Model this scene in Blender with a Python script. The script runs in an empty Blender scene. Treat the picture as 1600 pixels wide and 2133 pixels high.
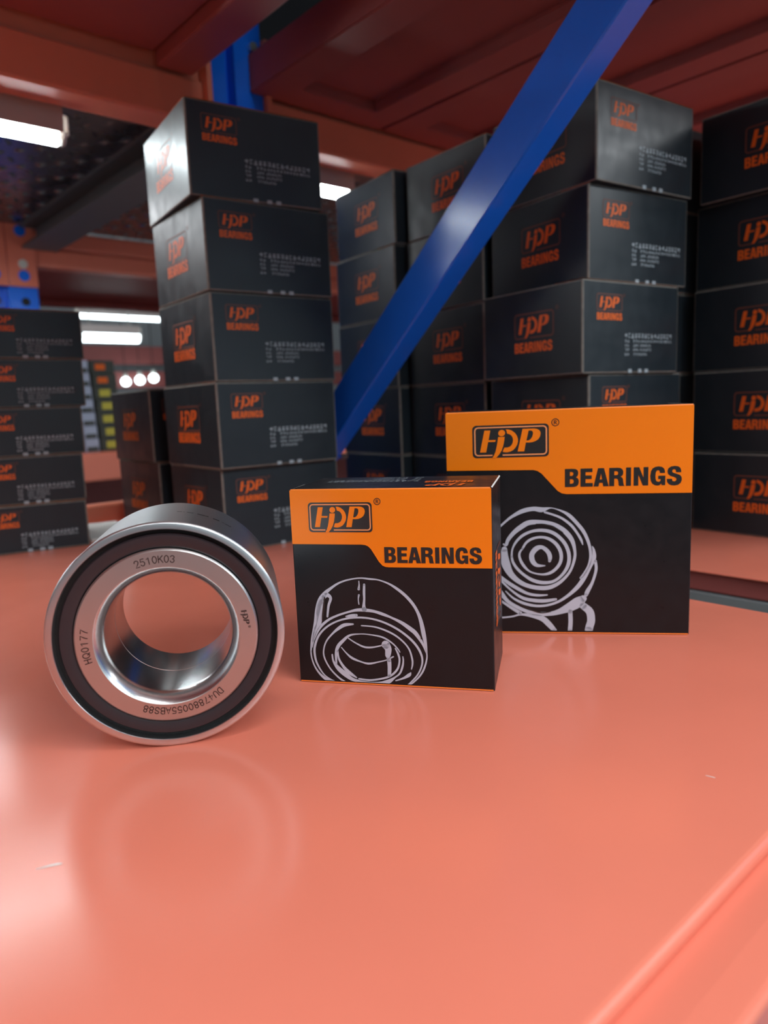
import bpy, bmesh, math, random
from mathutils import Vector, Matrix
from mathutils.geometry import tessellate_polygon

C = bpy.context.scene.collection
scene = bpy.context.scene
random.seed(7)

# ------------------------------------------------------------------ camera
F_PX, YAW, PITCH, ROLL, CAM_H = 1499.46, 0.8526, 0.1495, -0.0398, 0.128
cam_data = bpy.data.cameras.new('camera')
cam = bpy.data.objects.new('camera', cam_data)
C.objects.link(cam)
fw = Vector((math.cos(YAW) * math.cos(PITCH), math.sin(YAW) * math.cos(PITCH), -math.sin(PITCH)))
rt = Vector((math.sin(YAW), -math.cos(YAW), 0.0))
up = rt.cross(fw)
rt2 = rt * math.cos(ROLL) + up * math.sin(ROLL)
up2 = up * math.cos(ROLL) - rt * math.sin(ROLL)
m = Matrix.Identity(4)
for i in range(3):
    m[i][0], m[i][1], m[i][2] = rt2[i], up2[i], -fw[i]
m.translation = (0, 0, CAM_H)
cam.matrix_world = m
cam_data.sensor_fit = 'HORIZONTAL'
cam_data.sensor_width = 36.0
cam_data.lens = F_PX * 36.0 / 1600.0
cam_data.clip_start = 0.01
cam_data.clip_end = 50
cam_data.dof.use_dof = True
cam_data.dof.focus_distance = 0.315
cam_data.dof.aperture_fstop = 13.0
scene.camera = cam

# ------------------------------------------------------------------ world, exposure, aisle lamps and added fill lights
scene.view_settings.view_transform = 'Standard'
scene.view_settings.look = 'None'
scene.view_settings.gamma = 1.0
scene.view_settings.use_curve_mapping = False
scene.view_settings.exposure = 0.88
world = bpy.data.worlds.new('hall_air')
scene.world = world
world.use_nodes = True
bg = world.node_tree.nodes['Background']
bg.inputs['Color'].default_value = (0.80, 0.90, 1.0, 1)
bg.inputs['Strength'].default_value = 0.30


def area_lamp(name, loc, target, sx, sy, power, col=(0.93, 0.97, 1.0)):
    d = bpy.data.lights.new(name, 'AREA')
    d.shape = 'RECTANGLE'
    d.size, d.size_y = sx, sy
    d.energy = power
    d.color = col
    o = bpy.data.objects.new(name, d)
    C.objects.link(o)
    o.location = loc
    o.rotation_euler = (Vector(target) - Vector(loc)).to_track_quat('-Z', 'Y').to_euler()
    return o


# tube lamps hanging over the aisle in which the photographer stands
area_lamp('aisle_lamp', (-0.55, -0.95, 1.25), (0.15, 0.25, 0.0), 1.6, 0.22, 5.0)
area_lamp('aisle_lamp', (-0.25, -0.36, 1.35), (-0.05, 0.1, 0.0), 1.4, 0.16, 8.0)
area_lamp('aisle_lamp', (2.05, -1.05, 1.06), (0.6, 0.3, 0.2), 0.9, 0.22, 7.0)
# broad cool fill lights, added to lift the cartons and the front wall
area_lamp('hall_fill', (0.9, -2.2, 2.12), (0.6, 0.4, 0.1), 3.2, 1.4, 62.0, (0.84, 0.94, 1.0))
area_lamp('hall_fill', (1.3, -1.5, 2.14), (1.5, -3.2, 0.9), 3.2, 0.8, 75.0, (0.72, 0.90, 1.0))  # added fill that brightens the front wall mirrored in the cartons
# tube lamps over the aisle behind the rack
area_lamp('rear_aisle_lamp', (-0.2, 1.35, 0.48), (-0.2, 1.3, -1.0), 1.2, 0.10, 3.0)
area_lamp('rear_aisle_lamp', (1.7, 1.35, 0.48), (1.7, 1.3, -1.0), 1.2, 0.10, 2.0)

# ------------------------------------------------------------------ materials


def mat(name, col, rough=0.5, metal=0.0, spec=0.5, noise=0.0, scale=40.0, bump=0.0, rvar=0.0, emit=None, coat=0.0, aniso=0.0):
    mt = bpy.data.materials.new(name)
    mt.use_nodes = True
    nt = mt.node_tree
    b = nt.nodes['Principled BSDF']
    b.inputs['Base Color'].default_value = (*col, 1)
    b.inputs['Roughness'].default_value = rough
    b.inputs['Metallic'].default_value = metal
    b.inputs['Specular IOR Level'].default_value = spec
    b.inputs['Coat Weight'].default_value = coat
    b.inputs['Coat Roughness'].default_value = 0.15
    b.inputs['Anisotropic'].default_value = aniso
    if noise or bump or rvar:
        tc = nt.nodes.new('ShaderNodeTexCoord')
        nz = nt.nodes.new('ShaderNodeTexNoise')
        nz.inputs['Scale'].default_value = scale
        nz.inputs['Detail'].default_value = 5
        nt.links.new(tc.outputs['Object'], nz.inputs['Vector'])
        if noise:
            mx = nt.nodes.new('ShaderNodeMix')
            mx.data_type = 'RGBA'
            mx.inputs['A'].default_value = (*[c * (1 - noise) for c in col], 1)
            mx.inputs['B'].default_value = (*[min(1, c * (1 + noise)) for c in col], 1)
            nt.links.new(nz.outputs['Fac'], mx.inputs['Factor'])
            nt.links.new(mx.outputs['Result'], b.inputs['Base Color'])
        if rvar:
            mr = nt.nodes.new('ShaderNodeMapRange')
            mr.inputs['From Min'].default_value = 0.3
            mr.inputs['From Max'].default_value = 0.7
            mr.inputs['To Min'].default_value = max(0.02, rough - rvar)
            mr.inputs['To Max'].default_value = rough + rvar
            nt.links.new(nz.outputs['Fac'], mr.inputs['Value'])
            nt.links.new(mr.outputs['Result'], b.inputs['Roughness'])
        if bump:
            bp = nt.nodes.new('ShaderNodeBump')
            bp.inputs['Strength'].default_value = bump
            bp.inputs['Distance'].default_value = 0.001
            nt.links.new(nz.outputs['Fac'], bp.inputs['Height'])
            nt.links.new(bp.outputs['Normal'], b.inputs['Normal'])
    if emit:
        b.inputs['Emission Color'].default_value = (*emit[0], 1)
        b.inputs['Emission Strength'].default_value = emit[1]
    return mt


M = {}
M['salmon'] = mat('salmon_paint', (0.78, 0.212, 0.136), 0.21, 0, 0.5, noise=0.03, scale=25, bump=0.03, rvar=0.03)
M['salmon_dull'] = mat('salmon_paint_beam', (0.74, 0.215, 0.125), 0.4, 0, 0.5, noise=0.06, scale=30)
M['shaded_red'] = mat('shaded_red_paint', (0.32, 0.084, 0.076), 0.5, 0, 0.4, noise=0.08, scale=20)  # salmon paint with under-shelf shade put into the colour; also the far red beams
M['blue'] = mat('blue_paint', (0.012, 0.165, 0.85), 0.18, 0, 0.5, noise=0.04, scale=60, bump=0.05)
M['carton'] = mat('black_carton_haze', (0.0165, 0.0240, 0.0300), 0.36, 0, 0.42, noise=0.12, scale=70, rvar=0.05)  # bluish lift in the black stands in for reflected haze
M['carton_front'] = mat('black_gloss_carton', (0.0115, 0.0110, 0.0125), 0.33, 0, 0.32, noise=0.15, scale=120, rvar=0.06)
M['worn'] = mat('worn_carton_edge', (0.20, 0.185, 0.16), 0.7, 0, 0.3, noise=0.5, scale=160)
M['white_board'] = mat('white_board_edge', (0.75, 0.73, 0.68), 0.7)
M['orange'] = mat('orange_print', (1.0, 0.225, 0.0), 0.36, 0, 0.45, noise=0.02, scale=60)
M['orange_edge'] = mat('orange_print_edge', (1.0, 0.25, 0.04), 0.40, 0, 0.45)
M['ink_orange'] = mat('orange_ink', (0.80, 0.135, 0.012), 0.45, 0, 0.4)
M['ink_dull'] = mat('dull_brown_ink', (0.17, 0.055, 0.035), 0.5, 0, 0.4)
M['ink_black'] = mat('black_ink', (0.020, 0.018, 0.017), 0.36, 0, 0.5)
M['ink_grey'] = mat('grey_ink', (0.36, 0.42, 0.45), 0.5)
M['ink_silver'] = mat('silver_ink', (0.52, 0.55, 0.63), 0.38, 0.0, 0.5, noise=0.05, scale=90)
M['ink_brown'] = mat('brown_etching', (0.035, 0.014, 0.010), 0.6)
M['frame_line'] = mat('pale_orange_ink', (0.93, 0.33, 0.12), 0.4)
M['steel'] = mat('ground_steel', (0.64, 0.65, 0.66), 0.33, 1.0, 0.5, noise=0.03, scale=60)
M['steel_face'] = mat('brushed_steel_face', (0.60, 0.58, 0.56), 0.36, 1.0, 0.5, noise=0.04, scale=80)
M['steel_bright'] = mat('polished_steel', (0.66, 0.67, 0.67), 0.24, 1.0, 0.5, noise=0.03, scale=60)
M['seal'] = mat('dark_rubber_seal', (0.028, 0.019, 0.022), 0.42, 0, 0.5, noise=0.1, scale=200)
M['gap'] = mat('dark_gap', (0.006, 0.006, 0.006), 0.6)
M['zinc'] = mat('zinc_bolt', (0.75, 0.72, 0.66), 0.35, 1.0)
M['grey_steel'] = mat('grey_steel', (0.17, 0.20, 0.205), 0.5, 0, 0.5, noise=0.08, scale=40)
M['plate'] = mat('dark_tread_plate', (0.20, 0.20, 0.205), 0.27, 0.8, 0.5, noise=0.2, scale=15, rvar=0.06)
M['ibeam'] = mat('grey_beam_paint', (0.12, 0.135, 0.145), 0.5, 0, 0.5, noise=0.08, scale=30)
M['floor'] = mat('grey_floor', (0.22, 0.24, 0.24), 0.45, 0, 0.5, noise=0.1, scale=4)
M['wall'] = mat('grey_wall', (0.55, 0.57, 0.58), 0.8, noise=0.06, scale=3)
M['ceiling'] = mat('dark_roof', (0.05, 0.05, 0.055), 0.8, noise=0.1, scale=3)
M['tube'] = mat('lit_tube', (0.9, 0.95, 0.95), 0.4, emit=((0.86, 0.97, 1.0), 18.0))
M['tube_far'] = mat('lit_far_tube', (0.9, 0.95, 0.95), 0.4, emit=((0.80, 0.95, 1.0), 4.0))
M['housing'] = mat('white_lamp_housing', (0.17, 0.155, 0.15), 0.4)
M['reflector'] = mat('lamp_reflector', (0.50, 0.42, 0.39), 0.3)  # pinkish tint: the beam's reflection put into the colour
M['cap'] = mat('white_plastic_cap', (0.80, 0.79, 0.72), 0.4)
M['paper'] = mat('torn_white_paper', (0.62, 0.60, 0.55), 0.8)
M['yellow'] = mat('yellow_label', (0.55, 0.47, 0.06), 0.6)
M['pale_label'] = mat('pale_blue_label', (0.42, 0.46, 0.58), 0.6)
M['far_carton'] = mat('grey_green_carton', (0.055, 0.06, 0.05), 0.6, noise=0.2, scale=40)

# ------------------------------------------------------------------ helpers


def link(o, parent=None):
    C.objects.link(o)
    if parent is not None:
        o.parent = parent
    return o


def tag(o, label, cat, group=None):
    o['label'] = label
    o['category'] = cat
    if group:
        o['group'] = group
    return o


def thing(name, label, cat, loc=(0, 0, 0), rz=0.0, group=None):
    o = bpy.data.objects.new(name, None)
    o.empty_display_size = 0.02
    o.location = loc
    o.rotation_euler = (0, 0, rz)
    link(o)
    return tag(o, label, cat, group)


def struct(o):
    o['kind'] = 'structure'
    return o


def new_mesh(name, verts, faces, mats, fm=None, smooth=False):
    me = bpy.data.meshes.new(name)
    me.from_pydata([tuple(v) for v in verts], [], faces)
    for mt in (mats if isinstance(mats, (list, tuple)) else [mats]):
        me.materials.append(mt)
    if fm:
        for p, k in zip(me.polygons, fm):
            p.material_index = k
    if smooth:
        for p in me.polygons:
            p.use_smooth = True
    me.update()
    return me


def obj(name, me, parent=None, loc=None):
    o = bpy.data.objects.new(name, me)
    if loc:
        o.location = loc
    return link(o, parent)


def bm_box(bm, x0, x1, y0, y1, z0, z1):
    vs = [bm.verts.new(p) for p in ((x0, y0, z0), (x1, y0, z0), (x1, y1, z0), (x0, y1, z0), (x0, y0, z1), (x1, y0, z1), (x1, y1, z1), (x0, y1, z1))]
    fs = []
    for f in ((0, 3, 2, 1), (4, 5, 6, 7), (0, 1, 5, 4), (1, 2, 6, 5), (2, 3, 7, 6), (3, 0, 4, 7)):
        fs.append(bm.faces.new([vs[i] for i in f]))
    return vs, fs


def box_mesh(name, dims, mt, bevel=0.0, seg=2):
    bm = bmesh.new()
    for d in (dims if isinstance(dims[0], (tuple, list)) else [dims]):
        bm_box(bm, *d)
    if bevel:
        bmesh.ops.bevel(bm, geom=bm.edges[:], offset=bevel, segments=seg, profile=0.5, affect='EDGES')
    bmesh.ops.recalc_face_normals(bm, faces=bm.faces[:])
    me = bpy.data.meshes.new(name)
    bm.to_mesh(me)
    bm.free()
    me.materials.append(mt)
    return me


def box(name, dims, mt, parent=None, bevel=0.0, seg=2):
    return obj(name, box_mesh(name, dims, mt, bevel, seg), parent)


def cyl_mesh(name, p0, p1, r, mt, n=20, smooth=True):
    p0, p1 = Vector(p0), Vector(p1)
    d = (p1 - p0).normalized()
    a = d.orthogonal().normalized()
    b = d.cross(a)
    vs, fs = [], []
    for P in (p0, p1):
        for i in range(n):
            t = 2 * math.pi * i / n
            vs.append(P + a * (r * math.cos(t)) + b * (r * math.sin(t)))
    for i in range(n):
        j = (i + 1) % n
        fs.append((i, j, n + j, n + i))
    fs.append(tuple(range(n))[::-1])
    fs.append(tuple(range(n, 2 * n)))
    me = new_mesh(name, vs, fs, mt)
    if smooth:
        for p in me.polygons:
            p.use_smooth = len(p.vertices) == 4
    return me


def lathe_mesh(name, prof, mt, n=160, closed=True):
    """profile of (radius, y) about the local Y axis"""
    vs, fs = [], []
    k = len(prof)
    for i in range(n):
        t = 2 * math.pi * i / n
        for r, y in prof:
            vs.append((r * math.cos(t), y, r * math.sin(t)))
    for i in range(n):
        j = (i + 1) % n
        for q in range(k if closed else k - 1):
            q2 = (q + 1) % k
            fs.append((i * k + q, j * k + q, j * k + q2, i * k + q2))
    me = new_mesh(name, vs, fs, mt, smooth=True)
    bm = bmesh.new()
    bm.from_mesh(me)
    bmesh.ops.recalc_face_normals(bm, faces=bm.faces[:])
    for e in bm.edges:
        if len(e.link_faces) == 2 and e.calc_face_angle(0) > math.radians(28):
            e.smooth = False
    bm.to_mesh(me)
    bm.free()
    return me


class Flat:
    """collects flat printed shapes; build() maps (u, v) to 3-D through fn"""

    def __init__(self):
        self.v, self.f = [], []

    def poly(self, outer, holes=()):
        loops = [outer] + list(holes)
        pts = [[Vector((p[0], p[1], 0)) for p in l] for l in loops]
        flat = [p for l in pts for p in l]
        b = len(self.v)
        self.v += [(p.x, p.y) for p in flat]
        for t in tessellate_polygon(pts):
            a, c, d = [flat[i] for i in t]
            if abs((c.x - a.x) * (d.y - a.y) - (d.x - a.x) * (c.y - a.y)) > 1e-14:
                self.f.append(tuple(b + i for i in t))
        return self

    def disc(self, x, y, r, n=20, ay=1.0):
        return self.poly([(x + r * math.cos(2 * math.pi * i / n), y + ay * r * math.sin(2 * math.pi * i / n)) for i in range(n)])

    def stroke(self, pts, asp=1.0, sub=5, cap=True):
        """ribbon through (x, y, width); asp = unit of y over unit of x"""
        P = [Vector((p[0], p[1] * asp, p[2])) for p in pts]
        if sub > 1 and len(P) > 2:
            Q = []
            for i in range(len(P) - 1):
                p0, p1, p2, p3 = P[max(i - 1, 0)], P[i], P[i + 1], P[min(i + 2, len(P) - 1)]
                for s in range(sub):
                    t = s / sub
                    Q.append(0.5 * ((2 * p1) + (p2 - p0) * t + (2 * p0 - 5 * p1 + 4 * p2 - p3) * t * t + (3 * p1 - p0 - 3 * p2 + p3) * t ** 3))
            Q.append(P[-1])
            P = Q
        b = len(self.v)
        for i, p in enumerate(P):
            a, c = P[max(i - 1, 0)], P[min(i + 1, len(P) - 1)]
            d = Vector((c.x - a.x, c.y - a.y))
            d = d.normalized() if d.length > 1e-9 else Vector((1, 0))
            nx, ny = -d.y * p.z / 2, d.x * p.z / 2
            self.v += [(p.x + nx, (p.y + ny) / asp), (p.x - nx, (p.y - ny) / asp)]
        for i in range(len(P) - 1):
            q = b + 2 * i
            self.f += [(q, q + 1, q + 3), (q, q + 3, q + 2)]
        if cap:
            for p in (P[0], P[-1]):
                self.disc(p.x, p.y / asp, p.z / 2, 10, 1 / asp)
        return self

    def add(self, other, fn):
        b = len(self.v)
        self.v += [fn(*p) for p in other.v]
        self.f += [tuple(b + i for i in t) for t in other.f]
        return self

    def mesh(self, name, fn, mt, normal):
        n = Vector(normal)
        vs = [Vector(fn(*p)) for p in self.v]
        fs = []
        for t in self.f:
            a, c, d = [vs[i] for i in t]
            fs.append(t if (c - a).cross(d - a).dot(n) > 0 else t[::-1])
        return new_mesh(name, vs, fs, mt)


# ------------------------------------------------------------------ lettering and drawings (outlines in face units)
GL = {
    'B': ([(0, 0), (0, 205), (80, 205), (115, 202), (135, 190), (145, 170), (145, 145), (138, 122), (120, 108), (140, 98), (150, 78), (152, 52), (146, 25), (128, 7), (100, 0)],
          [[(55, 125), (55, 170), (75, 170), (90, 163), (93, 148), (90, 133), (75, 125)], [(55, 37), (55, 88), (75, 88), (92, 82), (97, 62), (92, 43), (75, 37)]]),
    'E': ([(0, 0), (0, 205), (130, 205), (130, 164), (55, 164), (55, 126), (122, 126), (122, 86), (55, 86), (55, 41), (134, 41), (134, 0)], []),
    'A': ([(0, 0), (48, 205), (112, 205), (164, 0), (106, 0), (98, 40), (62, 40), (54, 0)], [[(68, 78), (92, 78), (80, 145)]]),
    'R': ([(0, 0), (0, 205), (85, 205), (118, 202), (140, 188), (150, 165), (150, 140), (142, 118), (122, 104), (140, 94), (148, 75), (152, 40), (158, 8), (166, 0), (110, 0), (103, 12), (100, 50), (94, 74), (80, 84), (55, 84), (55, 0)],
          [[(55, 122), (55, 167), (78, 167), (93, 160), (97, 145), (93, 128), (78, 122)]]),
    'I': ([(0, 0), (0, 205), (54, 205), (54, 0)], []),
    'N': ([(0, 0), (0, 205), (58, 205), (105, 85), (105, 205), (155, 205), (155, 0), (98, 0), (50, 122), (50, 0)], []),
    'G': ([(155, 135), (154, 160), (142, 188), (120, 203), (88, 209), (55, 205), (25, 188), (8, 158), (0, 102), (8, 48), (25, 17), (55, 0), (85, -4), (105, 4), (118, 20), (122, 0), (160, 0), (160, 105), (85, 105), (85, 68), (112, 68), (110, 50), (100, 40), (86, 37), (68, 44), (58, 65), (55, 102), (58, 140), (68, 162), (84, 168), (98, 160), (103, 135)], []),
    'S': ([(150, 140), (148, 165), (138, 190), (115, 205), (80, 210), (42, 204), (15, 185), (6, 155), (12, 125), (35, 103), (75, 88), (95, 78), (103, 62), (95, 45), (78, 38), (60, 45), (54, 68), (0, 68), (4, 35), (22, 10), (50, -3), (80, -6), (118, 0), (145, 20), (158, 52), (155, 85), (138, 108), (105, 122), (70, 133), (58, 143), (55, 157), (62, 170), (78, 174), (92, 168), (97, 140)], []),
}
WORD = Flat()      # the word on the boxes, unit square
for ch, ox in zip('BEARINGS', (0, 170, 312, 480, 660, 742, 917, 1092)):
    outer, holes = GL[ch]
    sc = lambda l: [((x + ox) / 1250, 1 - y / 205) for x, y in l]
    WORD.poly(sc(outer), [sc(h) for h in holes])
# the emblem letters, unit square = emblem plate (v down)


def lg(l):
    return [((x - 30 - 30 * (y - 160) / 600) / 1320, (y - 155) / 610) for x, y in l]


EMB = Flat()
EMB.poly(lg([(245, 250), (350, 250), (290, 660), (183, 660)]))
EMB.poly(lg([(318, 430), (452, 432), (440, 466), (314, 466)]))
EMB.poly(lg([(548 + 60 * math.cos(t * math.pi / 12), 307 + 60 * math.sin(t * math.pi / 12)) for t in range(24)]))
EMB.poly(lg([(490, 378), (602, 378), (597, 450), (585, 540), (560, 630), (520, 706), (465, 772), (400, 772), (432, 715), (456, 640), (474, 530), (483, 450)]))
EMB.poly(lg([(615, 240), (665, 243), (720, 264), (775, 308), (812, 360), (832, 420), (836, 470), (825, 530), (800, 580), (765, 625), (715, 655), (660, 668), (620, 667), (580, 658), (590, 620), (605, 580), (660, 578), (700, 562), (728, 535), (746, 490), (750, 440), (740, 395), (718, 360), (690, 335), (640, 318), (632, 275)]))
EMB.poly(lg([(905, 240), (1100, 240), (1150, 248), (1190, 270), (1213, 305), (1218, 345), (1210, 390), (1185, 437), (1140, 472), (1085, 492), (1030, 498), (973, 495), (950, 660), (838, 660)]),
         [lg([(1010, 275), (980, 460), (1020, 457), (1050, 435), (1075, 395), (1087, 345), (1085, 305), (1065, 280), (1040, 275)])])


def rrect(x0, x1, y0, y1, rx, ry, n=7):
    o = []
    for cx, cy, a in ((x1 - rx, y0 + ry, -90), (x1 - rx, y1 - ry, 0), (x0 + rx, y1 - ry, 90), (x0 + rx, y0 + ry, 180)):
        for i in range(n):
            t = math.radians(a + 90 * i / (n - 1))
            o.append((cx + rx * math.cos(t), cy + ry * math.sin(t)))
    return o


PLATE = Flat().poly(rrect(0, 1, 0, 1, 0.055, 0.118))
LINE = Flat()      # thin inner frame line with the gap the j runs through
rr = rrect(0.032, 0.968, 0.07, 0.925, 0.045, 0.1)
path = [(0.262, 0.925)] + rr[14:28] + rr[0:14] + [(0.395, 0.925)]
LINE.stroke([(x, y, 0.019) for x, y in path], asp=0.46, sub=1, cap=False)
FRAME = Flat()     # the dull outline on the black boxes
fr = rrect(0.0, 1.0, 0.0, 1.0, 0.055, 0.118)
FRAME.stroke([(x, y, 0.026) for x, y in [(0.275, 1.0)] + fr[14:28] + fr[0:14] + [(0.40, 1.0)]], asp=0.46, sub=1, cap=False)
REG = Flat()       # registered mark, unit circle
REG.stroke([(math.cos(t * math.pi / 14), math.sin(t * math.pi / 14), 0.22) for t in range(29)], sub=1, cap=False)
REG.stroke([(-0.32, 0.55, 0.2), (-0.32, -0.55, 0.2)], sub=1, cap=False)
REG.stroke([(-0.32, -0.48, 0.2), (0.1, -0.48, 0.2), (0.33, -0.25, 0.2), (0.1, 0.02, 0.2), (-0.32, 0.02, 0.2)], sub=1, cap=False)
REG.stroke([(0.0, 0.02, 0.2), (0.36, 0.55, 0.2)], sub=1, cap=False)
# block of small print, unit square: five rows of tiny characters too small to read
ADDR = Flat()


def tiny(x, y, w, h, rnd):
    for _ in range(3):
        yy = y + h * rnd.uniform(0.05, 0.95)
        ADDR.poly([(x + w * 0.08, yy - h * 0.07), (x + w * 0.9, yy - h * 0.07), (x + w * 0.9, yy + h * 0.07), (x + w * 0.08, yy + h * 0.07)])
    for _ in range(2):
        xx = x + w * rnd.uniform(0.15, 0.85)
        ADDR.poly([(xx - w * 0.07, y), (xx + w * 0.07, y), (xx + w * 0.07, y + h * 0.95), (xx - w * 0.07, y + h * 0.95)])


rn = random.Random(3)
for i in range(15):
    tiny(i / 15, 0.0, 0.058, 0.20, rn)
for row, (y, spans) in enumerate(((0.26, ((0, 2, .05), (0.17, 14, .05), (0.85, 4, .037))), (0.44, ((0, 2, .05), (0.17, 4, .028), (0.31, 8, .030))),
                                  (0.62, ((0, 2, .05), (0.17, 4, .028), (0.31, 8, .030))), (0.80, ((0, 2, .05), (0.18, 10, .028))))):
    for x0, n, st in spans:
        for i in range(n):
            tiny(x0 + i * st, y, st * 0.85, 0.12, rn)

# ------------------------------------------------------------------ the hall
FLOOR_Z = -1.0
struct(box('floor', (-3.2, 6.2, -3.2, 5.6, FLOOR_Z - 0.05, FLOOR_Z), M['floor']))
struct(box('wall_back', (-3.2, 6.2, 5.6, 5.7, FLOOR_Z, 2.2), M['wall']))
struct(box('wall_front', (-3.2, 6.2, -3.3, -3.2, FLOOR_Z, 2.2), M['wall']))
struct(box('wall_left', (-3.3, -3.2, -3.2, 5.6, FLOOR_Z, 2.2), M['wall']))
struct(box('wall_right', (6.2, 6.3, -3.2, 5.6, FLOOR_Z, 2.2), M['wall']))
struct(box('ceiling', (-3.2, 6.2, -3.2, 5.6, 2.2, 2.25), M['ceiling']))
# mezzanine of tread plate over the aisle behind the rack, with its I-beam
mezz = struct(box('trim_1', (-1.6, 3.4, 0.90, 1.70, 0.533, 0.545), M['plate']))
studs = bmesh.new()
for i in range(74):
    for j in range(30):
        if (i + j) % 2:
            continue
        x, y = -0.35 + i * 0.0225, 0.93 + j * 0.0255
        a = math.radians(45 if (i // 1 + j // 1) % 4 else -45)
        ca, sa = math.cos(a), math.sin(a)
        ring_v = []
        for px, py in ((-0.0115, 0), (0, -0.0042), (0.0115, 0), (0, 0.0042)):
            ring_v.append(studs.verts.new((x + px * ca - py * sa, y + px * sa + py * ca, 0.5332)))
        tip = studs.verts.new((x, y, 0.5285))
        for q in range(4):
            studs.faces.new((ring_v[q], tip, ring_v[(q + 1) % 4]))
bmesh.ops.recalc_face_normals(studs, faces=studs.faces[:])
me = bpy.data.meshes.new('tread_pattern')
studs.to_mesh(me)
studs.free()
me.materials.append(M['plate'])
o = obj('tread_pattern', me, mezz)
o['kind'] = 'stuff'
struct(box('trim_2', [(0.492, 0.562, 0.905, 1.70, 0.484, 0.490), (0.524, 0.530, 0.905, 1.70, 0.490, 0.527), (0.492, 0.562, 0.905, 1.70, 0.527, 0.533)], M['ibeam']))

# ------------------------------------------------------------------ the rack the goods stand on
shelf = thing('steel_shelf', 'wide glossy salmon orange shelf carrying the steel bearing ring and two orange cartons', 'shelf', (-0.3, 0.45, 0))


def kid(o, parent):
    """parent a mesh built in world coordinates to a thing that has no rotation"""
    o.parent = parent
    o.location = -Vector(parent.location)
    return o


kid(box('deck', (-1.7, 0.430, 0.0725, 0.868, -0.0058, 0.0), M['salmon'], None, 0.0022, 3), shelf)
kid(box('front_beam', (-1.7, 0.444, 0.0535, 0.0950, -0.085, -0.0060), M['salmon'], None, 0.0022, 3), shelf)
for pts in ([(0.0464, 0.2107, 0.0003), (0.0495, 0.2097, 0.0008), (0.0516, 0.2088, 0.0009), (0.0528, 0.2080, 0.0004)], [(0.2273, 0.1011, 0.0003), (0.2279, 0.0982, 0.0004)]):
    kid(obj('paint_scratch', Flat().stroke(pts, cap=False).mesh('paint_scratch', lambda x, y: (x, y, 0.00012), M['cap'], (0, 0, 1))), shelf)
rail = thing('back_rail', 'salmon back rail closing the shelf behind the two dark cartons', 'rail', (-0.6, 0.876, 0))
kid(box('rail_bar', (-1.7, 0.43, 0.8685, 0.884, -0.085, 0.022), M['salmon_dull'], None, 0.003, 2), rail)
for x in (-0.8, 0.36):
    kid(box('rail_foot', (x, x + 0.03, 0.8685, 0.9, -0.09, -0.085), M['salmon_dull']), rail)
for x in (-0.9, -0.25, 0.385):
    kid(box('cross_bar', (x, x + 0.04, 0.0955, 0.868, -0.05, -0.0060), M['salmon_dull'], None, 0.002), shelf)

nshelf = thing('steel_shelf', 'salmon shelf beyond the blue brace carrying the rows of black cartons', 'shelf', (1.0, 0.45, 0))
NZ = -0.0038
kid(box('deck', (0.5185, 2.4, -0.02, 0.868, NZ - 0.0018, NZ), M['salmon'], None, 0.0006, 1), nshelf)
kid(box('side_beam', (0.5245, 0.552, -0.02, 0.868, -0.0210, NZ - 0.0030), M['shaded_red'], None, 0.0015), nshelf)
kid(box('grey_rail', (0.5215, 0.558, -0.02, 0.868, -0.05, -0.0214), M['grey_steel'], None, 0.0008), nshelf)
kid(box('front_beam', (0.5185, 2.4, -0.045, -0.021, -0.085, NZ - 0.004), M['salmon'], None, 0.003), nshelf)
kid(box('tray_floor', (0.553, 2.4, -0.019, 0.866, NZ - 0.008, NZ - 0.0022), M['shaded_red']), nshelf)

# upper level: beams and tray panels seen from below
BZ0, BZ1 = 0.4510, 0.4966


def tray(x0, x1, y0, y1, zr, zp, rim, parent, m_=None):
    """deck panel seen from below: rim folded round a recessed sheet"""
    bm = bmesh.new()
    o_ = [(x0, y0), (x1, y0), (x1, y1), (x0, y1)]
    i_ = [(x0 + rim, y0 + rim), (x1 - rim, y0 + rim), (x1 - rim, y1 - rim), (x0 + rim, y1 - rim)]
    top = [bm.verts.new((*p, zp + 0.03)) for p in o_]
    lo = [bm.verts.new((*p, zr)) for p in o_]
    li = [bm.verts.new((*p, zr)) for p in i_]
    hi = [bm.verts.new((*p, zp)) for p in i_]
    bm.faces.new(top)
    bm.faces.new(hi)
    for q in range(4):
        r = (q + 1) % 4
        bm.faces.new((lo[q], lo[r], top[r], top[q]))
        bm.faces.new((lo[q], li[q], li[r], lo[r]))
        bm.faces.new((li[q], hi[q], hi[r], li[r]))
    bmesh.ops.recalc_face_normals(bm, faces=bm.faces[:])
    bmesh.ops.bevel(bm, geom=bm.edges[:], offset=0.0015, segments=2, affect='EDGES')
    me = bpy.data.meshes.new('deck_panel')
    bm.to_mesh(me)
    bm.free()
    me.materials.append(m_ or M['shaded_red'])
    o = bpy.data.objects.new('deck_panel', me)
    C.objects.link(o)
    return kid(o, parent)


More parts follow.
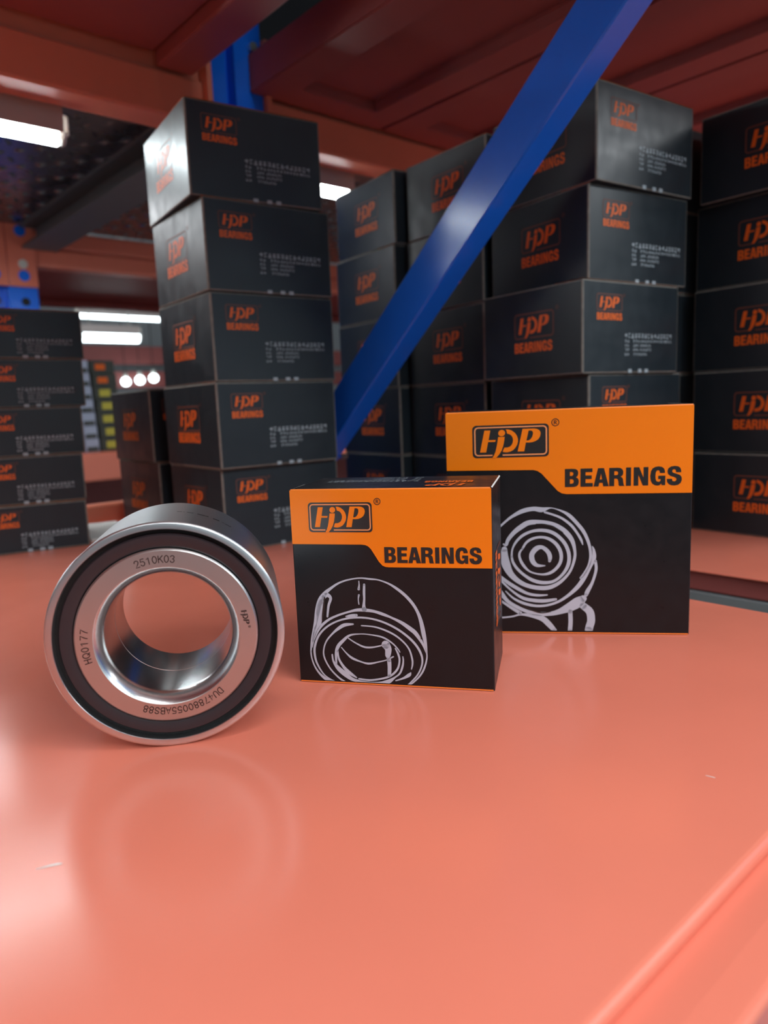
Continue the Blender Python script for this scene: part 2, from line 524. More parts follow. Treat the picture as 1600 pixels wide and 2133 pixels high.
ush = thing('steel_shelf', 'underside of the upper salmon shelf over the left carton stack and tube lamp', 'shelf', (-0.3, 0.45, 0.51))
for x0, x1 in ((0.062, 0.381), (-0.26, 0.058), (-0.582, -0.264), (-0.904, -0.586)):
    kid(box('deck_panel', (x0, x1, 0.05, 0.783, 0.511, 0.535), M['shaded_red'], None, 0.002), ush)
kid(box('cross_beam', (0.383, 0.4255, 0.05, 0.783, 0.497, 0.56), M['shaded_red'], None, 0.003), ush)
kid(box('rear_beam', [(-1.7, 0.4395, 0.785, 0.830, BZ0, BZ1), (-1.7, 0.4395, 0.792, 0.830, BZ1, 0.558)], M['salmon_dull'], None, 0.003), ush)
kid(box('front_beam', (-1.7, 0.44, 0.012, 0.047, 0.50, 0.56), M['salmon_dull'], None, 0.003), ush)
kid(box('connector_plate', (0.4400, 0.4465, 0.776, 0.836, 0.405, 0.56), M['salmon_dull'], None, 0.001), ush)

unsh = thing('steel_shelf', 'underside of the upper shelf with tray panels above the right carton stacks', 'shelf', (1.0, 0.45, 0.51))
xs = (0.5000, 0.7060, 0.9040, 1.1020, 1.3000, 1.4980)
for a, b in zip(xs[:-1], xs[1:]):
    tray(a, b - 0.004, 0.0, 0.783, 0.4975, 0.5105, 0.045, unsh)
kid(box('rear_beam', [(0.5265, 2.4, 0.785, 0.830, BZ0, BZ1), (0.5265, 2.4, 0.792, 0.830, BZ1, 0.558)], M['salmon_dull'], None, 0.003), unsh)
kid(box('connector_plate', (0.5190, 0.5260, 0.776, 0.836, 0.405, 0.56), M['salmon_dull'], None, 0.001), unsh)

# upright frame between the two bays: posts and the diagonal brace
frame = thing('rack_frame', 'blue steel upright frame with long diagonal brace between the two shelf bays', 'rack', (0.4825, 0.43, FLOOR_Z))


def post_mesh(x0, x1, y0, y1, z0, z1):
    """upright with a groove down its middle, open at the back"""
    a, b = x0 + (x1 - x0) * 0.30, x0 + (x1 - x0) * 0.48
    t = 0.002
    prof = [(x0, y1), (x0, y0), (a, y0), (a, y0 + 0.018), (b, y0 + 0.018), (b, y0), (x1, y0), (x1, y1), (x1 - t, y1), (x1 - t, y0 + t), (b + t, y0 + t), (b + t, y0 + 0.018 + t),
            (a - t, y0 + 0.018 + t), (a - t, y0 + t), (x0 + t, y0 + t), (x0 + t, y1)]
    n = len(prof)
    vs = [(x, y, z0) for x, y in prof] + [(x, y, z1) for x, y in prof]
    fs = [(i, (i + 1) % n, n + (i + 1) % n, n + i) for i in range(n)]
    me = new_mesh('upright_post', vs, fs, M['blue'])
    bm = bmesh.new()
    bm.from_mesh(me)
    bmesh.ops.recalc_face_normals(bm, faces=bm.faces[:])
    bm.to_mesh(me)
    bm.free()
    return me


for y0 in (0.7835, -0.105):
    p = kid(obj('upright_post', post_mesh(0.4468, 0.5180, y0, y0 + 0.058, FLOOR_Z, 1.1)), frame)
    for z in (FLOOR_Z, FLOOR_Z + 0.004)[:1]:
        kid(box('base_plate', (0.4468, 0.5180, y0 - 0.02, y0 + 0.08, z, z + 0.004), M['blue']), frame)
# brace: channel whose web faces the near bay
BX = 0.452
pA, pB = Vector((0.1250, 0.5432)), Vector((0.7600, -0.0067))     # upper edge of the web (y, z)
dr = (pB - pA).normalized()
nr = Vector((dr.y, -dr.x))
if nr.y > 0:
    nr = -nr
BWID = 0.0365


def brace_mesh():
    t, dep = 0.0022, 0.0225
    prof = [(BX + dep, 0), (BX + 0.0012, 0), (BX, 0.0012), (BX, BWID - 0.0012), (BX + 0.0012, BWID), (BX + dep, BWID), (BX + dep, BWID - t), (BX + t, BWID - t), (BX + t, t), (BX + dep, t)]
    n = len(prof)
    vs, fs = [], []
    for P in (pA, pB):
        for x, s in prof:
            q = P + nr * s
            vs.append((x, q.x, q.y))
    for i in range(n):
        fs.append((i, (i + 1) % n, n + (i + 1) % n, n + i))
    fs.append(tuple(range(n)))
    fs.append(tuple(range(n, 2 * n)))
    me = new_mesh('diagonal_brace', vs, fs, M['blue'])
    bm = bmesh.new()
    bm.from_mesh(me)
    bmesh.ops.recalc_face_normals(bm, faces=bm.faces[:])
    bm.to_mesh(me)
    bm.free()
    return me


kid(obj('diagonal_brace', brace_mesh()), frame)
kid(obj('bolt', cyl_mesh('bolt', (0.505, 0.777, 0.548), (0.505, 0.784, 0.548), 0.0055, M['zinc'], 6, False)), frame)
kid(obj('bolt', cyl_mesh('bolt', (0.476, 0.612, 0.0735), (0.484, 0.612, 0.0735), 0.003, M['zinc'], 6, False)), frame)

# ------------------------------------------------------------------ black cartons


def carton_body(name, W, D, H, m_body, m_edge, bev=0.0015):
    bm = bmesh.new()
    bm_box(bm, 0, W, 0, D, 0, H)
    bmesh.ops.bevel(bm, geom=bm.edges[:], offset=bev, segments=2, profile=0.5, affect='EDGES')
    bmesh.ops.recalc_face_normals(bm, faces=bm.faces[:])
    for f in bm.faces:
        n = f.normal
        if max(abs(n.x), abs(n.y), abs(n.z)) < 0.97 and abs(n.z) < 0.5:
            f.material_index = 1
    me = bpy.data.meshes.new(name)
    bm.to_mesh(me)
    bm.free()
    me.materials.append(m_body)
    me.materials.append(m_edge)
    return me


EPS = 0.00025


def face_maps(W, D, H):
    front = lambda e: (lambda u, v: (u * W, -e, (1 - v) * H))
    side = lambda e: (lambda u, v: (-e, (1 - u) * D, (1 - v) * H))
    top = lambda e: (lambda u, v: (u * W, v * D, H + e))
    return front, side, top


def sub(fl, x0, x1, y0, y1):
    return Flat().add(fl, lambda u, v: (x0 + u * (x1 - x0), y0 + v * (y1 - y0)))


BAND = [(0.004, 0.004), (0.996, 0.004), (0.998, 0.376), (0.486, 0.376), (0.463, 0.366), (0.446, 0.350), (0.405, 0.288), (0.394, 0.276), (0.365, 0.265), (0.004, 0.264)]


def carton_meshes(W, D, H, tl, tw, ta, sl, sw):
    """tl emblem box, tw word box, ta address box on the text face; sl, sw on the side face"""
    fr_, sd_, tp_ = face_maps(W, D, H)
    d = {}
    d['body'] = carton_body('carton_body', W, D, H, M['carton'], M['worn'])
    q = Flat()
    q.add(EMB, lambda u, v: (tl[0] + u * (tl[1] - tl[0]), tl[2] + v * (tl[3] - tl[2])))
    q.add(WORD, lambda u, v: (tw[0] + u * (tw[1] - tw[0]), tw[2] + v * (tw[3] - tw[2])))
    rx = 0.010
    d['logo'] = q.mesh('logo_print', fr_(EPS), M['ink_orange'], (0, -1, 0))
    q = Flat().add(FRAME, lambda u, v: (tl[0] + u * (tl[1] - tl[0]), tl[2] + v * (tl[3] - tl[2])))
    q.add(REG, lambda u, v: (tl[1] + 0.022 + u * rx, tl[2] + v * rx * W / H))
    d['frame'] = q.mesh('logo_outline', fr_(EPS * 0.8), M['ink_dull'], (0, -1, 0))
    d['addr'] = sub(ADDR, *ta).mesh('address_lettering', fr_(EPS), M['ink_grey'], (0, -1, 0))
    q = Flat()
    q.add(EMB, lambda u, v: (sl[0] + u * (sl[1] - sl[0]), sl[2] + v * (sl[3] - sl[2])))
    q.add(WORD, lambda u, v: (sw[0] + u * (sw[1] - sw[0]), sw[2] + v * (sw[3] - sw[2])))
    d['slogo'] = q.mesh('side_logo_print', sd_(EPS), M['ink_orange'], (-1, 0, 0))
    q = Flat().add(FRAME, lambda u, v: (sl[0] + u * (sl[1] - sl[0]), sl[2] + v * (sl[3] - sl[2])))
    q.add(REG, lambda u, v: (sl[1] + 0.035 + u * 0.014, sl[2] - 0.02 + v * 0.014 * D / H))
    d['sframe'] = q.mesh('side_logo_outline', sd_(EPS * 0.8), M['ink_dull'], (-1, 0, 0))
    d['top'] = Flat().poly(BAND).mesh('orange_lid_band', tp_(EPS), M['orange'], (0, 0, 1))
    bm = bmesh.new()
    for k, x in enumerate((0.47, 0.575, 0.645)):
        q = W * x
        bm_box(bm, q - 0.0022, q + 0.0022, -0.0004, 0.001, 0.0004, 0.0034)
    bmesh.ops.recalc_face_normals(bm, faces=bm.faces[:])
    me = bpy.data.meshes.new('tuck_tabs')
    bm.to_mesh(me)
    bm.free()
    me.materials.append(M['ink_grey'])
    d['tabs'] = me
    return d


KA = carton_meshes(0.123, 0.121, 0.0759, (0.111, 0.357, 0.138, 0.312), (0.111, 0.357, 0.338, 0.415), (0.403, 0.913, 0.541, 0.80), (0.278, 0.675, 0.262, 0.552), (0.268, 0.672, 0.575, 0.70))
KR = carton_meshes(0.1258, 0.1163, 0.0745, (0.134, 0.382, 0.146, 0.318), (0.134, 0.384, 0.344, 0.420), (0.413, 0.930, 0.556, 0.825), (0.350, 0.735, 0.272, 0.544), (0.346, 0.726, 0.595, 0.710))
KL = carton_meshes(0.1019, 0.110, 0.0458, (0.190, 0.405, 0.128, 0.322), (0.190, 0.402, 0.342, 0.455), (0.403, 0.905, 0.590, 0.920), (0.30, 0.70, 0.20, 0.52), (0.30, 0.70, 0.57, 0.72))


def carton(K, x, y, z, rz, label, group, faces='ts'):
    t = thing('carton', label, 'box', (x, y, z), rz, group)
    obj('carton_body', K['body'], t)
    if 't' in faces:
        obj('logo_print', K['logo'], t)
        obj('logo_outline', K['frame'], t)
        obj('address_lettering', K['addr'], t)
        obj('tuck_tabs', K['tabs'], t)
    if 's' in faces:
        obj('side_logo_print', K['slogo'], t)
        obj('side_logo_outline', K['sframe'], t)
    obj('orange_lid_band', K['top'], t)
    return t


LEVEL = ('topmost', 'second from top', 'middle', 'second from bottom', 'bottom')
ST_A = ((0.2989, 0.5678, -0.1499), (0.3066, 0.5635, -0.0885), (0.3087, 0.5657, -0.0764), (0.3084, 0.5664, -0.0623), (0.3117, 0.5736, -0.0744))
LAB_A = ('topmost black carton of the left stack, its left side shining white',
         'black carton second from top in the leaning stack left of the blue brace',
         'middle black carton of the five-high stack left of the blue brace',
         'second lowest black carton of the stack left of the brace, orange seam above it',
         'bottom black carton of the left stack, orange lid edge, just behind the bearing')
for i, (x, y, r) in enumerate(ST_A):
    carton(KA, x, y, (4 - i) * 0.0759, r, LAB_A[i], 'black cartons in the left stack')
ST_R = ((0.5237, 0.3313, -0.1274), (0.5233, 0.338, -0.1551), (0.5106, 0.335, -0.1292), (0.5216, 0.3362, -0.1219), (0.5216, 0.3362, -0.1219))
LAB_R = ('topmost carton right of the blue brace, white address on a shiny face',
         'second carton from top in the white-address stack right of the blue brace',
         'middle carton of the white-address stack right of the brace, shifted slightly left',
         'fourth carton from top of the white-address stack, peeking over the large orange box',
         'bottom carton of the white-address stack, hidden behind the large orange box')
for i, (x, y, r) in enumerate(ST_R):
    carton(KR, x, y, NZ + (4 - i) * 0.0745, r, LAB_R[i], 'black cartons in the white-address stack')
ST_P = ((0.5408, 0.4575, -0.0781), (0.539, 0.4613, -0.0953), (0.5395, 0.4620, -0.1000), (0.5408, 0.4630, -0.1000), (0.5408, 0.4630, -0.1000))
for i, (x, y, r) in enumerate(ST_P):
    t = carton(KR, x, y, NZ + (4 - i) * 0.0745, r, ('topmost dark carton partly behind the blue brace, with a torn paper flap',
               'second carton from top of the dark stack crossed by the blue brace',
               'middle carton of the dark stack just right of the blue brace',
               'second lowest carton of the dark stack, left of the large orange box',
               'bottom carton of the dark stack, between the two orange boxes')[i], 'dark cartons crossed by the blue brace', 's')
    if i == 0:
        q = Flat().poly([(0.90, 0.93), (0.86, 0.80), (0.72, 0.70), (0.705, 0.83), (0.74, 0.92), (0.82, 1.0)])
        obj('torn_flap', q.mesh('torn_flap', face_maps(0.1258, 0.1163, 0.0745)[1](0.0012), M['paper'], (-1, 0, 0)), t)
for i in range(5):
    x, y, r = ((0.5392, 0.5815, -0.1200), (0.5383, 0.5835, -0.1091), (0.5392, 0.5845, -0.1035), (0.5408, 0.5850, -0.1014), (0.5408, 0.5850, -0.1007))[i]
    carton(KR, x, y, NZ + (4 - i) * 0.0745, r, ('topmost carton of the farthest dark stack, beside the small lit lamp',
           'second carton from top of the farthest dark stack left of the brace',
           'middle carton of the farthest dark stack, mostly covered by the blue brace',
           'second lowest carton of the farthest dark stack, at the foot of the blue brace',
           'bottom carton of the farthest dark stack, just above the small orange box')[i], 'dark cartons of the farthest stack', 's')
ST_S = ((0.6713, 0.2064, -0.0622), (0.6751, 0.2130, -0.1082), (0.672, 0.2120, -0.0988), (0.6691, 0.2090, -0.0906), (0.6661, 0.2049, -0.0729))
for i, (x, y, r) in enumerate(ST_S):
    carton(KR, x, y, NZ + (4 - i) * 0.0745, r, LEVEL[i] + ' black carton of the stack cut by the right edge of the picture', 'black cartons at the right edge', 's')
carton(KA, 0.3149, 0.7199, 0.0759, -0.0623, 'upper of two dark cartons between the left stack and the left edge stack', 'two dark cartons behind the left stack')
carton(KA, 0.3176, 0.7165, 0.0, -0.0501, 'lower of two dark cartons behind the bearing, left of the tall stack', 'two dark cartons behind the left stack')
ST_L = ((0.16, 0.746, -0.0443), (0.1567, 0.7500, -0.1184), (0.1508, 0.7510, -0.1753), (0.1468, 0.7510, -0.2134), (0.1449, 0.7490, -0.2212))
for i, (x, y, r) in enumerate(ST_L):
    carton(KL, x, y, (4 - i) * 0.0458, r, LEVEL[i] + ' flat black carton of the stack at the left edge of the picture', 'flat cartons at the left edge')

ORDT = ('topmost', 'second', 'third', 'fourth', 'lowest')
for i in range(5):
    carton(KR, 0.6675, 0.3420, NZ + (4 - i) * 0.0745, -0.085, ORDT[i] + ' carton in the sliver of stack showing between the address stack and right edge stack', 'cartons behind the white-address stack', '')
up = thing('storage_carton', 'dark carton on the upper shelf, glimpsed through the gap beside the blue post', 'box', (0.684, 0.36, 0.5408), 0.0)
obj('carton_body', box_mesh('carton_body', (-0.20, 0.20, -0.27, 0.26, 0, 0.26), M['carton'], 0.003), up)
obj('sealing_tape', box_mesh('sealing_tape', (-0.2012, 0.2012, -0.025, 0.025, 0.258, 0.2607), M['ibeam']), up)
up = thing('storage_carton', 'unseen carton added on the upper left shelf to shade the blue post', 'box', (0.20, 0.50, 0.5355), 0.0)  # out of view, added to keep aisle light off the post
obj('carton_body', box_mesh('carton_body', (-0.20, 0.175, -0.30, 0.27, 0, 0.30), M['carton'], 0.003), up)
obj('sealing_tape', box_mesh('sealing_tape', (-0.2012, 0.1762, -0.025, 0.025, 0.298, 0.3007), M['ibeam']), up)
sh = thing('white_slab', 'thin white slab lying on the shelf between left edge stack and dark cartons', 'paper', (0.2515, 0.7450, 0.0), -0.2212)  # flat white slab in two thin layers, kind unspecified
obj('slab_top', box_mesh('slab_top', (0, 0.042, 0, 0.118, 0.0016, 0.0024), M['white_board']), sh)
obj('slab_base', box_mesh('slab_base', (0.0004, 0.0416, 0.0004, 0.1176, 0.0, 0.0016), M['cap']), sh)

# ------------------------------------------------------------------ the two product boxes in front
D_SMALL = [[(0.0678, 0.8339, 0.0081), (0.0777, 0.7674, 0.0112), (0.0995, 0.6876, 0.0179), (0.1164, 0.6129, 0.0268), (0.1345, 0.5602, 0.0267), (0.1605, 0.525, 0.0199), (0.1926, 0.4985, 0.0132), (0.2333, 0.472, 0.0096), (0.2821, 0.4542, 0.0078), (0.3432, 0.444, 0.0069), (0.3947, 0.4476, 0.0094), (0.4374, 0.4513, 0.0068), (0.4877, 0.4684, 0.0093), (0.5291, 0.4932, 0.0135), (0.5701, 0.5263, 0.0151), (0.6064, 0.5678, 0.0151), (0.6301, 0.6095, 0.015), (0.6452, 0.6556, 0.0184), (0.6558, 0.7146, 0.0217), (0.6645, 0.7695, 0.015), (0.6692, 0.8161, 0.0075), (0.6681, 0.8502, 0.0075), (0.654, 0.8978, 0.0092), (0.6317, 0.9373, 0.0084), (0.5967, 0.9733, 0.0076), (0.5662, 0.9972, 0.0068)],
           [(0.0678, 0.8339, 0.0081), (0.0706, 0.8692, 0.0072), (0.0842, 0.913, 0.0081), (0.1094, 0.9518, 0.0108), (0.1439, 0.9813, 0.0161), (0.1746, 0.994, 0.0134)],
           [(0.1506, 0.5469, 0.0222), (0.1689, 0.5335, 0.0221), (0.188, 0.5505, 0.015), (0.1752, 0.5898, 0.0124), (0.166, 0.6465, 0.0098)],
           [(0.1385, 0.5688, 0.0267), (0.1251, 0.617, 0.0312), (0.12, 0.6783, 0.0268), (0.0978, 0.7228, 0.0197), (0.0816, 0.7805, 0.009)],
           [(0.0756, 0.8115, 0.0063), (0.089, 0.767, 0.009), (0.1208, 0.7089, 0.0134), (0.1673, 0.6661, 0.0124), (0.2215, 0.6386, 0.0106), (0.2838, 0.6176, 0.0105), (0.3234, 0.6081, 0.0156), (0.3624, 0.6072, 0.0173), (0.4096, 0.6125, 0.0146), (0.4562, 0.6264, 0.0154), (0.4982, 0.6424, 0.0111), (0.5482, 0.6667, 0.0169), (0.5894, 0.6953, 0.0211), (0.618, 0.72, 0.021), (0.6498, 0.77, 0.0126), (0.6671, 0.8162, 0.0067)],
           [(0.1945, 0.9957, 0.0116), (0.1359, 0.9595, 0.0072), (0.0984, 0.8991, 0.0099), (0.0874, 0.8464, 0.0117), (0.0918, 0.8021, 0.0117), (0.1145, 0.7486, 0.0107), (0.1567, 0.7035, 0.0098), (0.2112, 0.6715, 0.0088), (0.2736, 0.6525, 0.0096), (0.3435, 0.6464, 0.0095), (0.408, 0.6533, 0.0095), (0.4715, 0.6731, 0.0103), (0.5341, 0.7055, 0.011), (0.5917, 0.7506, 0.0118), (0.628, 0.7963, 0.0118), (0.6453, 0.8426, 0.0101), (0.6418, 0.8855, 0.0084), (0.6192, 0.9336, 0.0076), (0.5796, 0.9784, 0.0068), (0.5599, 0.9958, 0.006)],
           [(0.2652, 0.6432, 0.0088), (0.2917, 0.6382, 0.0157), (0.3188, 0.6349, 0.0131)],
           [(0.2479, 0.9932, 0.0115), (0.207, 0.9651, 0.0089), (0.1646, 0.9184, 0.008), (0.1382, 0.8622, 0.0081), (0.138, 0.8181, 0.0072), (0.1557, 0.7736, 0.008), (0.1908, 0.7331, 0.0098), (0.2229, 0.706, 0.0159), (0.2545, 0.6877, 0.0176), (0.2985, 0.6821, 0.0087)],
           [(0.3418, 0.6883, 0.0061), (0.4065, 0.692, 0.0078), (0.4617, 0.7076, 0.0094), (0.512, 0.7318, 0.0094), (0.5532, 0.7647, 0.0085), (0.5815, 0.8022, 0.0085), (0.5946, 0.8488, 0.0093), (0.5957, 0.8788, 0.0085), (0.5898, 0.9048, 0.0051)],
           [(0.5858, 0.9222, 0.0042), (0.5769, 0.9355, 0.017), (0.5465, 0.9541, 0.0102), (0.5076, 0.9688, 0.006)],
           [(0.1812, 0.8473, 0.0089), (0.1863, 0.8823, 0.0107), (0.2092, 0.9166, 0.0222), (0.2433, 0.9459, 0.0266), (0.2861, 0.9747, 0.0176), (0.3513, 0.987, 0.0131), (0.4165, 0.9883, 0.0173), (0.4599, 0.9819, 0.0259), (0.5039, 0.9517, 0.0086), (0.5303, 0.9289, 0.0094), (0.5444, 0.8938, 0.0102), (0.5497, 0.8635, 0.0076), (0.5483, 0.842, 0.0059)],
           [(0.2013, 0.8949, 0.0089), (0.2014, 0.8422, 0.0133), (0.2143, 0.8023, 0.0177), (0.2421, 0.7707, 0.0159), (0.2785, 0.7413, 0.0105), (0.3313, 0.7322, 0.0052), (0.3833, 0.7337, 0.0061), (0.4474, 0.7446, 0.0086), (0.4935, 0.771, 0.0077), (0.5222, 0.8001, 0.0068), (0.5343, 0.8189, 0.0051)],
           [(0.2111, 0.8243, 0.0089), (0.2158, 0.8679, 0.0106), (0.2404, 0.9108, 0.015), (0.27, 0.9403, 0.0176), (0.3042, 0.9629, 0.007)],
           [(0.3171, 0.9689, 0.0088), (0.3737, 0.9729, 0.0096), (0.4391, 0.9611, 0.0095), (0.4828, 0.944, 0.0103), (0.5183, 0.9078, 0.0103), (0.5305, 0.8642, 0.0094), (0.5254, 0.83, 0.0102), (0.5116, 0.8004, 0.0068)],
           [(0.2713, 0.7567, 0.0061), (0.3032, 0.7774, 0.007), (0.346, 0.7976, 0.0096), (0.3806, 0.8008, 0.0095), (0.4241, 0.7928, 0.0069), (0.4805, 0.7757, 0.0068)],
           [(0.2318, 0.806, 0.0053), (0.2569, 0.8357, 0.0071), (0.2866, 0.8608, 0.0123), (0.334, 0.8786, 0.0079), (0.3728, 0.8857, 0.0104), (0.4209, 0.8751, 0.0069), (0.4644, 0.8625, 0.006), (0.4993, 0.8439, 0.0077)],
           [(0.4631, 0.7828, 0.0429), (0.4751, 0.806, 0.0343), (0.4716, 0.8407, 0.0257), (0.469, 0.8528, 0.0086)],
           [(0.4773, 0.862, 0.0214), (0.4783, 0.8922, 0.0197), (0.4771, 0.9226, 0.0189), (0.4742, 0.9444, 0.0155)],
           [(0.3391, 0.4598, 0.0052), (0.3396, 0.4791, 0.0069), (0.3366, 0.5005, 0.013)],
           [(0.3362, 0.5305, 0.0095), (0.3322, 0.552, 0.0052), (0.3342, 0.5778, 0.0061)],
           [(0.3656, 0.4766, 0.0112), (0.3631, 0.5172, 0.0129), (0.3625, 0.5514, 0.0112), (0.359, 0.5858, 0.0156), (0.3604, 0.603, 0.026)]]
K_SMALL = [[(0.1573, 0.5468, 0.0062), (0.1521, 0.5903, 0.0115), (0.1443, 0.634, 0.0107), (0.1384, 0.6669, 0.0045)],
           [(0.6395, 0.7024, 0.0033), (0.6421, 0.7235, 0.0059), (0.6443, 0.7468, 0.0033)]]
D_BIG = [[(0.1805, 0.6439, 0.0124), (0.1827, 0.6042, 0.0123), (0.191, 0.5647, 0.0111), (0.2101, 0.5224, 0.0092), (0.2411, 0.4903, 0.0091), (0.2718, 0.4648, 0.0121), (0.3174, 0.4399, 0.0181), (0.3625, 0.4306, 0.018), (0.3983, 0.4352, 0.0209), (0.437, 0.428, 0.0042), (0.4814, 0.4434, 0.0089), (0.5109, 0.4631, 0.0147), (0.5404, 0.4956, 0.0147), (0.5669, 0.5313, 0.0147), (0.5847, 0.5701, 0.0132), (0.5951, 0.6088, 0.0117), (0.5982, 0.6476, 0.0118), (0.591, 0.6865, 0.0118), (0.5734, 0.7222, 0.0118), (0.5572, 0.7434, 0.0089)],
           [(0.4102, 0.4467, 0.0089), (0.4458, 0.4586, 0.0089), (0.4814, 0.4753, 0.0101), (0.5168, 0.5048, 0.0118), (0.5405, 0.5373, 0.0106), (0.5582, 0.5697, 0.0106), (0.5656, 0.5924, 0.0047)],
           [(0.2367, 0.5883, 0.008), (0.2474, 0.5917, 0.0122), (0.2553, 0.5689, 0.0153), (0.2801, 0.5365, 0.0182), (0.3107, 0.511, 0.0212), (0.344, 0.4921, 0.0211), (0.3921, 0.4904, 0.018), (0.4368, 0.497, 0.0149), (0.4695, 0.5137, 0.0178), (0.4991, 0.5399, 0.0207), (0.5228, 0.5757, 0.0177), (0.5332, 0.6211, 0.0118), (0.5318, 0.6568, 0.0119), (0.517, 0.7056, 0.0107), (0.4931, 0.7415, 0.012), (0.46, 0.7711, 0.015), (0.4207, 0.7876, 0.0182), (0.3752, 0.7876, 0.0183), (0.3295, 0.7759, 0.0183), (0.293, 0.7542, 0.0215), (0.2627, 0.7208, 0.0277), (0.2448, 0.6775, 0.0369), (0.2391, 0.6378, 0.0307), (0.2395, 0.6114, 0.0245)],
           [(0.2697, 0.6447, 0.0092), (0.2731, 0.6118, 0.0073), (0.2887, 0.5791, 0.0103), (0.3163, 0.5501, 0.0121), (0.3558, 0.5312, 0.012), (0.3979, 0.527, 0.0138), (0.4367, 0.5357, 0.0149), (0.4694, 0.5588, 0.0149), (0.4961, 0.5947, 0.0149), (0.5095, 0.6403, 0.0149), (0.505, 0.6859, 0.0149), (0.4811, 0.7283, 0.012), (0.445, 0.7579, 0.0121), (0.4027, 0.7644, 0.0151), (0.3602, 0.7544, 0.0152), (0.3238, 0.731, 0.0122), (0.2935, 0.701, 0.0122), (0.2755, 0.6711, 0.011), (0.2697, 0.6447, 0.0092)],
           [(0.3158, 0.609, 0.0091), (0.3312, 0.5829, 0.0103), (0.3555, 0.5653, 0.0109), (0.3917, 0.5577, 0.0108), (0.4276, 0.5663, 0.0132), (0.4574, 0.591, 0.0149), (0.4753, 0.627, 0.0149), (0.4752, 0.6661, 0.0137), (0.4572, 0.6987, 0.0132), (0.427, 0.7215, 0.0121), (0.3908, 0.7263, 0.0079), (0.3483, 0.7146, 0.0073), (0.3212, 0.688, 0.0122), (0.3047, 0.6549, 0.011), (0.3034, 0.6285, 0.0091), (0.3158, 0.609, 0.0073)],
           [(0.4287, 0.6657, 0.012), (0.4303, 0.6461, 0.018), (0.4214, 0.6232, 0.018), (0.3975, 0.6033, 0.0165), (0.3733, 0.6096, 0.0211), (0.355, 0.6356, 0.0212), (0.3578, 0.6652, 0.0212), (0.3759, 0.685, 0.0151), (0.4091, 0.6869, 0.0048)],
           [(0.1949, 0.7105, 0.0093), (0.2224, 0.7373, 0.0124), (0.2529, 0.7641, 0.0154), (0.2926, 0.7909, 0.0154), (0.3353, 0.8143, 0.0122), (0.378, 0.8225, 0.011), (0.4176, 0.8208, 0.0061)],
           [(0.2011, 0.7139, 0.0093), (0.2267, 0.7574, 0.0093), (0.2679, 0.8009, 0.0092), (0.3137, 0.8344, 0.0135), (0.3596, 0.846, 0.0153), (0.4083, 0.8482, 0.0152), (0.4538, 0.8407, 0.0109)],
           [(0.2431, 0.8043, 0.0049), (0.2767, 0.8378, 0.0093), (0.3227, 0.8612, 0.0123), (0.3747, 0.8717, 0.011), (0.4204, 0.8675, 0.0103), (0.4659, 0.8507, 0.0109), (0.5081, 0.8207, 0.0132), (0.5469, 0.7811, 0.0179), (0.5735, 0.7385, 0.0178), (0.597, 0.6897, 0.0147), (0.6115, 0.6542, 0.0176), (0.6113, 0.6219, 0.0117), (0.6054, 0.6025, 0.0059)],
           [(0.6175, 0.6672, 0.0118), (0.6206, 0.7061, 0.0118), (0.6062, 0.7615, 0.0118), (0.5856, 0.8041, 0.0178), (0.5797, 0.8206, 0.0149)],
           [(0.2032, 0.7774, 0.0155), (0.2244, 0.8144, 0.0186), (0.2518, 0.8513, 0.0155), (0.2917, 0.8781, 0.0154), (0.3347, 0.8981, 0.0154), (0.3745, 0.908, 0.0184), (0.4294, 0.9076, 0.0182), (0.4688, 0.8973, 0.0242), (0.5111, 0.8771, 0.0391), (0.547, 0.8537, 0.0449), (0.5679, 0.8371, 0.0298)],
           [(0.2255, 0.8514, 0.0093), (0.2669, 0.8816, 0.0124), (0.3038, 0.9051, 0.0154)],
           [(0.2041, 0.9295, 0.0075), (0.2665, 0.9222, 0.0074), (0.3068, 0.9118, 0.0093), (0.3591, 0.9182, 0.0184), (0.3988, 0.9314, 0.0244), (0.4261, 0.9581, 0.0244), (0.4489, 0.9855, 0.0183)],
           [(0.5141, 0.8971, 0.0181), (0.5156, 0.9438, 0.0181), (0.5126, 0.9868, 0.0181)],
           [(0.568, 0.8702, 0.0299), (0.5949, 0.8966, 0.0328), (0.6011, 0.9364, 0.0328), (0.5952, 0.9631, 0.0329), (0.5908, 0.9832, 0.0329)]]
K_BIG = [[(0.374, 0.4991, 0.0042), (0.4099, 0.5014, 0.006), (0.4516, 0.5166, 0.0059), (0.4843, 0.538, 0.003)],
           [(0.2828, 0.8496, 0.0031), (0.3103, 0.868, 0.0068), (0.3592, 0.8929, 0.0067), (0.3959, 0.9028, 0.0049), (0.4324, 0.8975, 0.003)]]


